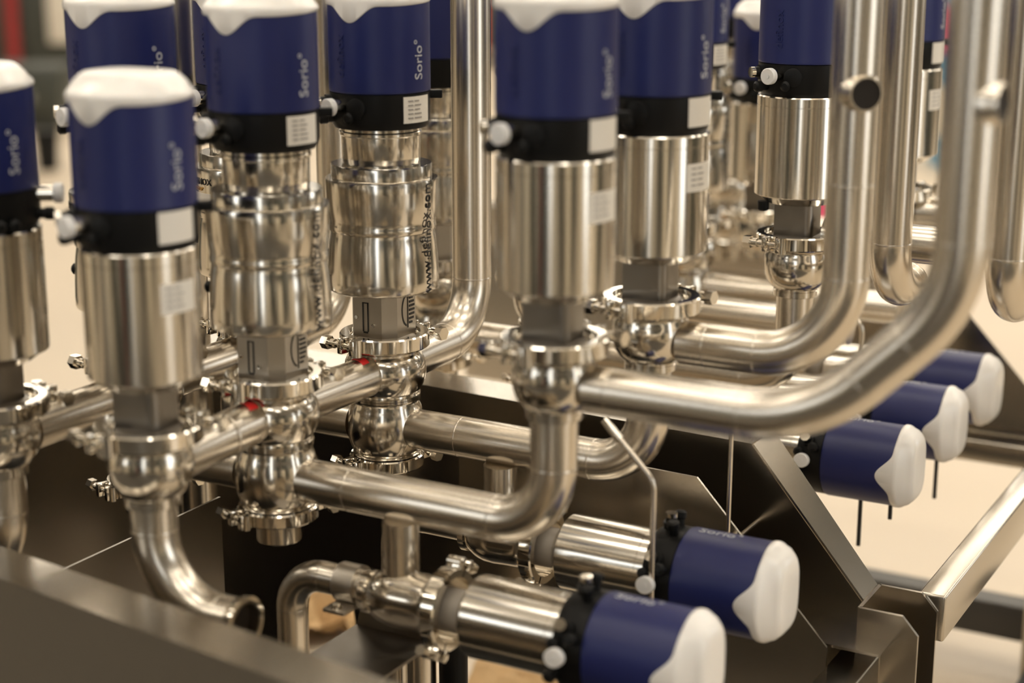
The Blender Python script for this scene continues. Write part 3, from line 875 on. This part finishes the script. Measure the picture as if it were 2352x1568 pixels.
# small leakage tubes
def thin_tube(pts, label, r=0.0032, m='pipe', br=0.02):
    return tag(build('leakage_tube', MB().tube(arc_path(pts, br) if len(pts) > 2 else pts, r, 16), M[m]), label, 'tube')
lt = empty('leakage_tube', (0.318, 0.12, 0.722), 'thin bent steel tube coming down in front of the second drain valve', 'tube')
build('tube_run', MB().tube(arc_path([(0, 0, 0), (0.056, 0, -0.056), (0.056, 0, -0.235)], 0.022), 0.0032, 16), M['pipe'], lt)
build('tube_nut', MB().tube([(0.000, 0, 0.0), (0.018, 0, -0.018)], 0.0048, 16), M['polish'], lt)
thin_tube([(0.389, 0.285, 0.700), (0.389, 0.285, 0.545), (0.389, 0.378, 0.545)], 'thin straight steel tube in front of the sloping side plate', 0.0026)
thin_tube([(0.335, 0.77, 0.725), (0.376, 0.77, 0.684), (0.376, 0.77, 0.600)], 'thin bent tube standing before the middle far drain valve')
thin_tube([(0.335, 0.965, 0.725), (0.388, 0.965, 0.675), (0.388, 0.965, 0.600)], 'thin bent tube standing before the furthest drain valve')
# black hanging tubes under the far three
for x, y, z0, z1, lab in ((0.419, 0.662, 0.505, 0.424, 'left thin black tube hanging below the nearest far drain valve'),
                          (0.458, 0.662, 0.505, 0.467, 'right thin black tube hanging below the nearest far drain valve'),
                          (0.466, 0.842, 0.535, 0.440, 'thin black tube hanging below the middle far drain valve')):
    tag(build('hanging_tube', MB().cyl((x, y, z0), (x, y, z1), 0.0028, 12), M['rubber']), lab, 'tube')
tag(build('floor_pipe', MB().cyl((0.098, 0.12, 0.0), (0.098, 0.12, 0.478), 0.0165, 28), M['pipe']), 'vertical steel drain pipe below the front drain valve', 'pipe')
tag(build('grey_hose', MB().tube(arc_path([(0.130, 0.135, 0.47), (0.130, 0.135, 0.25), (0.05, 0.25, 0.02)], 0.06), 0.016, 24), M['black']), 'dark grey hose beside the vertical drain pipe at the bottom', 'hose')

# ================================================================== things on and beyond the floor
def crumple(name, loc, sx, sy, h, seed, label, cat, rot=0.0):
    rnd = random.Random(seed)
    n = 15
    hs = [[rnd.random() for _ in range(n)] for _ in range(n)]
    rows = []
    for i in range(n):
        row = []
        for j in range(n):
            u, v = i / (n - 1) - 0.5, j / (n - 1) - 0.5
            fold = abs(math.sin(u * 9 + seed) + math.sin(v * 7 + u * 4 + seed * 2)) * 0.5
            row.append(Vector((u * sx + (hs[i][j] - 0.5) * sx * 0.05, v * sy + (hs[j][i] - 0.5) * sy * 0.05, 0.004 + h * (0.55 * fold + 0.45 * hs[i][j]) * (1 - 1.2 * max(abs(u), abs(v)) ** 2))))
        rows.append(row)
    low = [[Vector((p.x, p.y, max(0.0, p.z - 0.003))) for p in r] for r in rows]
    mb = MB()
    mb.grid(rows, False)
    mb.grid(low, False)
    o = build(name, mb, M['paper'], None, loc, 60)
    o.rotation_euler.z = rot
    return tag(o, label, cat)
crumple('paper_sheet', (-0.09, 0.83, 0.0), 0.30, 0.26, 0.09, 3, 'crumpled brown paper on the floor under the front drain valve', 'paper', 0.3)
crumple('paper_sheet', (-0.60, 0.92, 0.0), 0.28, 0.22, 0.12, 5, 'crumpled brown paper on the floor beside the bent drain pipe', 'paper', 0.8)
crumple('paper_sheet', (-0.74, 0.66, 0.0), 0.16, 0.16, 0.10, 9, 'small piece of brown paper left of the bent drain pipe', 'paper', 0.1)

for nm, c, r in (('pink', (0.75, 0.10, 0.22), 0.5), ('cyan', (0.05, 0.25, 0.42), 0.5), ('cream', (0.75, 0.68, 0.55), 0.6), ('teal', (0.45, 0.66, 0.60), 0.6), ('darkgreen', (0.035, 0.04, 0.032), 0.5), ('greysteel', (0.22, 0.22, 0.20), 0.45), ('offwhite', (0.62, 0.58, 0.50), 0.5), ('cardboard', (0.42, 0.31, 0.19), 0.8), ('deepred', (0.28, 0.02, 0.02), 0.5)):
    M[nm] = mat(nm + '_paint', c, r)
def crate(name, loc, size, m, label, cat, rot=0.0, group=None):
    """open topped plastic crate with rim and ribs"""
    root = empty(name, loc, label, cat, group)
    root.rotation_euler.z = rot
    sx, sy, sz = size
    t = 0.012
    mb = MB()
    mb.bx(-sx / 2, sx / 2, -sy / 2, sy / 2, 0, t)
    for s_ in (-1, 1):
        mb.bx(s_ * sx / 2 - t / 2, s_ * sx / 2 + t / 2, -sy / 2, sy / 2, 0, sz)
        mb.bx(-sx / 2, sx / 2, s_ * sy / 2 - t / 2, s_ * sy / 2 + t / 2, 0, sz)
        for k in range(4):
            x = -sx * 0.36 + sx * 0.24 * k
            mb.bx(x - 0.006, x + 0.006, s_ * sy / 2 - 0.014, s_ * sy / 2 + 0.014, 0.0, sz * 0.9)
    build('crate_body', mb, M[m], root)
    rim = MB()
    for s_ in (-1, 1):
        rim.bx(s_ * sx / 2 - 0.018, s_ * sx / 2 + 0.018, -sy / 2 - 0.018, sy / 2 + 0.018, sz - 0.02, sz)
        rim.bx(-sx / 2 + 0.018, sx / 2 - 0.018, s_ * sy / 2 - 0.018, s_ * sy / 2 + 0.018, sz - 0.02, sz)
    build('crate_rim', rim, M[m], root)
    return root
AZR = AZ
crate('plastic_crate', (-1.20, 4.79, 0.0), (0.30, 0.26, 0.16), 'pink', 'pink plastic crate on the floor behind the sharp right valve', 'crate', AZR)
# far right stack
zz = 0.0
for h, m, lab in ((0.16, 'cyan', 'blue crate at the floor, bottom of the far right stack'), (0.24, 'cream', 'cream crate second from the floor in the far right stack'), (0.15, 'cyan', 'blue crate in the middle of the far right stack'),
                  (0.22, 'pink', 'pink crate in the far right stack'), (0.2, 'cyan', 'blue crate on top of the far right stack')):
    crate('plastic_crate', (-0.98, 6.95, zz), (0.46, 0.34, h), m, lab, 'crate', AZR, 'far right crate stack')
    zz += h
crate('plastic_crate', (0.15, 6.4, 0.0), (0.5, 0.4, 0.35), 'cyan', 'blue crate beyond the riser at the right edge', 'crate', AZR)
def cabinet(loc, size, m, label, mt='offwhite', rot=0.0):
    root = empty('cabinet', loc, label, 'cabinet'); root.rotation_euler.z = rot
    sx, sy, sz = size
    build('body', MB().bx(-sx / 2, sx / 2, -sy / 2, sy / 2, 0.08, sz, 0.01), M[m], root)
    build('plinth', MB().bx(-sx / 2 + 0.03, sx / 2 - 0.03, -sy / 2 + 0.04, sy / 2, 0.0, 0.085), M['darkgreen'], root)
    for s_ in (-1, 1):
        d = build('door', MB().bx(s_ * sx / 4 - sx / 4 + 0.012, s_ * sx / 4 + sx / 4 - 0.012, -sy / 2 - 0.02, -sy / 2 - 0.001, 0.10, sz - 0.02, 0.004), M[mt], root)
        build('handle', MB().bx(s_ * 0.06 - 0.012, s_ * 0.06 + 0.012, -sy / 2 - 0.05, -sy / 2 - 0.019, sz * 0.45, sz * 0.6, 0.004), M['greysteel'], d)
    return root
cabinet((-4.45, 13.1, 0.0), (1.5, 0.6, 0.95), 'cream', 'pale cabinet far away between the blue valve heads', 'cream', AZR)
crate('plastic_crate', (-4.62, 12.95, 0.95), (0.5, 0.36, 0.3), 'teal', 'pale teal crate on top of the far cabinet', 'crate', AZR)
# left background machine
def machine(loc, label, rot):
    root = empty('machine', loc, label, 'machine'); root.rotation_euler.z = rot
    build('base', MB().bx(-0.9, 0.9, -0.5, 0.5, 0.12, 0.75, 0.02), M['darkgreen'], root)
    for x in (-0.8, 0.8):
        for y in (-0.42, 0.42):
            build('leg', MB().bx(x - 0.05, x + 0.05, y - 0.05, y + 0.05, 0.0, 0.13), M['greysteel'], root)
    build('upper_housing', MB().bx(-0.85, 0.2, -0.4, 0.45, 0.75, 1.7, 0.03), M['darkgreen'], root)
    build('white_panel', MB().bx(0.30, 0.46, -0.55, -0.50, 0.28, 0.85, 0.008), M['offwhite'], root)
    build('red_post', MB().cyl((0.05, -0.56, 0.12), (0.05, -0.56, 1.0), 0.045, 20), M['deepred'], root)
    build('top_pipe', MB().tube(arc_path([(-0.9, -0.3, 0.98), (0.75, -0.3, 0.98), (0.75, -0.3, 0.75)], 0.1), 0.05, 20), M['pipe'], root)
    build('motor', MB().lathe([(0.02, -0.2), (0.16, -0.2), (0.17, -0.17), (0.17, 0.15), (0.12, 0.2), (0.02, 0.2)], 32, Matrix.Translation((0.5, 0, 0.93)) @ Matrix.Rotation(PI / 2, 4, 'Y')), M['greysteel'], root)
    return root
machine((-8.36, 8.06, 0.0), 'dark machine with red post and white panel in the far left background', AZR)
machine((-6.2, 10.6, 0.0), 'dark machine in the far background behind the left blue heads', AZR + 0.4)
def bin_(loc, label, r=0.16, h=0.5):
    root = empty('waste_bin', loc, label, 'bin')
    build('bin_body', MB().lathe([(0.02, 0.0), (r * 0.8, 0.0), (r, h), (r * 0.94, h), (r * 0.75, 0.02), (0.02, 0.02)], 32), M['black'], root)
    build('bin_rim', MB().lathe([(r * 0.95, h - 0.02), (r * 1.06, h - 0.02), (r * 1.06, h), (r * 0.95, h)], 32), M['black'], root)
bin_((-4.85, 4.62, 0.0), 'small black bin standing on the floor behind the left seat valves', 0.06, 0.19)
# unseen cabinets and machines, added to give the steel dark and pale reflections
cabinet((-1.4, -4.9, 0.0), (1.2, 0.6, 2.0), 'greysteel', 'unseen tall grey cabinet added against the front wall left of the glazed door', 'darkgreen', PI)
cabinet((3.9, -4.9, 0.0), (1.4, 0.6, 2.0), 'greysteel', 'unseen tall grey cabinet added against the front wall right of the glazed door', 'darkgreen', PI)
cabinet((5.1, -2.4, 0.0), (1.6, 0.6, 1.9), 'greysteel', 'unseen tall dark cabinet added against the right wall before the glazed door', 'darkgreen', PI / 2)
cabinet((5.1, 3.2, 0.0), (1.6, 0.6, 1.9), 'greysteel', 'unseen tall dark cabinet added against the right wall beyond the glazed door', 'darkgreen', PI / 2)
machine((-3.9, -2.4, 0.0), 'unseen dark machine added left behind the camera', 0.5)
machine((0.2, -3.4, 0.0), 'unseen dark machine added straight behind the camera', 2.9)
machine((3.5, -2.6, 0.0), 'unseen dark machine added right behind the camera', -2.2)
machine((4.1, 1.9, 0.0), 'unseen dark machine added beyond the right side rail', 1.4)
cabinet((2.3, -3.5, 0.0), (0.5, 0.4, 0.9), 'greysteel', 'unseen low dark cabinet added behind the camera between two machines', 'darkgreen', 2.6)
cabinet((-2.2, -3.2, 0.0), (0.5, 0.4, 1.1), 'greysteel', 'unseen low dark cabinet added left behind the camera', 'greysteel', 3.4)

for x, y, r, lab in ((-3.3, -0.9, 1.2, 'unseen pale low cabinet added left of the skid'), (-2.45, -1.25, 0.9, 'unseen pale low cabinet added before the machine left behind the camera'),
                     (-1.15, -2.95, 0.3, 'unseen pale low cabinet added on the mat left behind the camera'), (1.8, -2.95, -0.3, 'unseen pale low cabinet added on the mat behind the camera'),
                     (2.75, -2.0, -0.9, 'unseen pale low cabinet added on the right behind the camera'), (3.15, -0.7, -1.3, 'unseen pale low cabinet added to the right of the skid, nearer the camera'), (3.05, 0.7, -1.7, 'unseen pale low cabinet added to the right of the skid, further from the camera')):
    cabinet((x, y, 0.0), (0.5, 0.42, 0.95), 'cream', lab, 'cream', r + PI)  # pale fronts added for bright stripes in the steel reflections
cabinet((-3.5, 1.5, 0.0), (1.5, 0.6, 2.0), 'greysteel', 'unseen tall dark cabinet added left of the skid', 'darkgreen', -1.2 + PI)  # dark shape outside the frame, added to darken cylinder edges
cabinet((1.75, 4.3, 0.0), (0.9, 0.6, 2.0), 'greysteel', 'unseen tall dark cabinet added behind the skid on the right', 'darkgreen', 0.3)  # also outside the frame, added for dark edges on the cylinders
cabinet((-6.15, 5.85, 0.0), (0.42, 0.4, 0.35), 'darkgreen', 'low dark cabinet on the floor behind the left valve heads', 'darkgreen', AZR)
def pipe_sticker(pipe_name_obj, yc, zc, xc, lab):
    mb = MB()
    rows = []
    for k in range(7):
        a = R_(58 + 9 * k)
        yo = 0.004 * (k - 3) / 3
        r1, r0 = PR + 0.0006, PR - 0.001
        rows.append([(xc + math.cos(a) * r1, yc - 0.006 + yo, zc + math.sin(a) * r1), (xc + math.cos(a) * r1, yc + 0.006 + yo, zc + math.sin(a) * r1),
                     (xc + math.cos(a) * r0, yc + 0.006 + yo, zc + math.sin(a) * r0), (xc + math.cos(a) * r0, yc - 0.006 + yo, zc + math.sin(a) * r0)])
    mb.grid(rows, True, True, True)
    tag(build('sticker', mb, M['red'], pipe_name_obj), 'small red sticker')
cps = [o for o in COL.objects if o.name.startswith('cross_pipe')]
pipe_sticker(cps[0], -0.047, ZU, 0.002, '')
pipe_sticker(cps[1], 0.150, ZU, 0.003, '')
a2 = [o for o in COL.objects if o.name == 'mixproof_valve.002'][0]
for o in a2.children:
    if o.name.startswith('control_head'):
        build('status_lamp', MB().lathe([(0.007, -0.004), (0.007, 0.002), (0.0055, 0.005), (0.003, 0.0065), (0.0005, 0.007)], 20, frame_at(R_(-166), 0.0548, 0.335) @ Matrix.Rotation(PI / 2, 4, 'Y')), M['red'], o)

M['mat'] = mat('dark_reflection_rubber', (0.07, 0.063, 0.053), 0.75)
tag(build('reflection_mat', MB().bx(-2.2, 2.4, -2.9, -0.42, 0.0, 0.012, 0.004), M['mat']), 'unseen dark mat added in front of the skid to darken reflections', 'mat')  # unseen mat, added so the steel reflects a dark floor

tag(build('reflection_mat', MB().bx(-0.44, 0.47, -0.28, 0.37, 0.0, 0.012, 0.004), M['rubber']), 'unseen dark mat added between the front and back side plates to darken reflections', 'mat')  # hidden under the skid, added to keep the inner plates dark
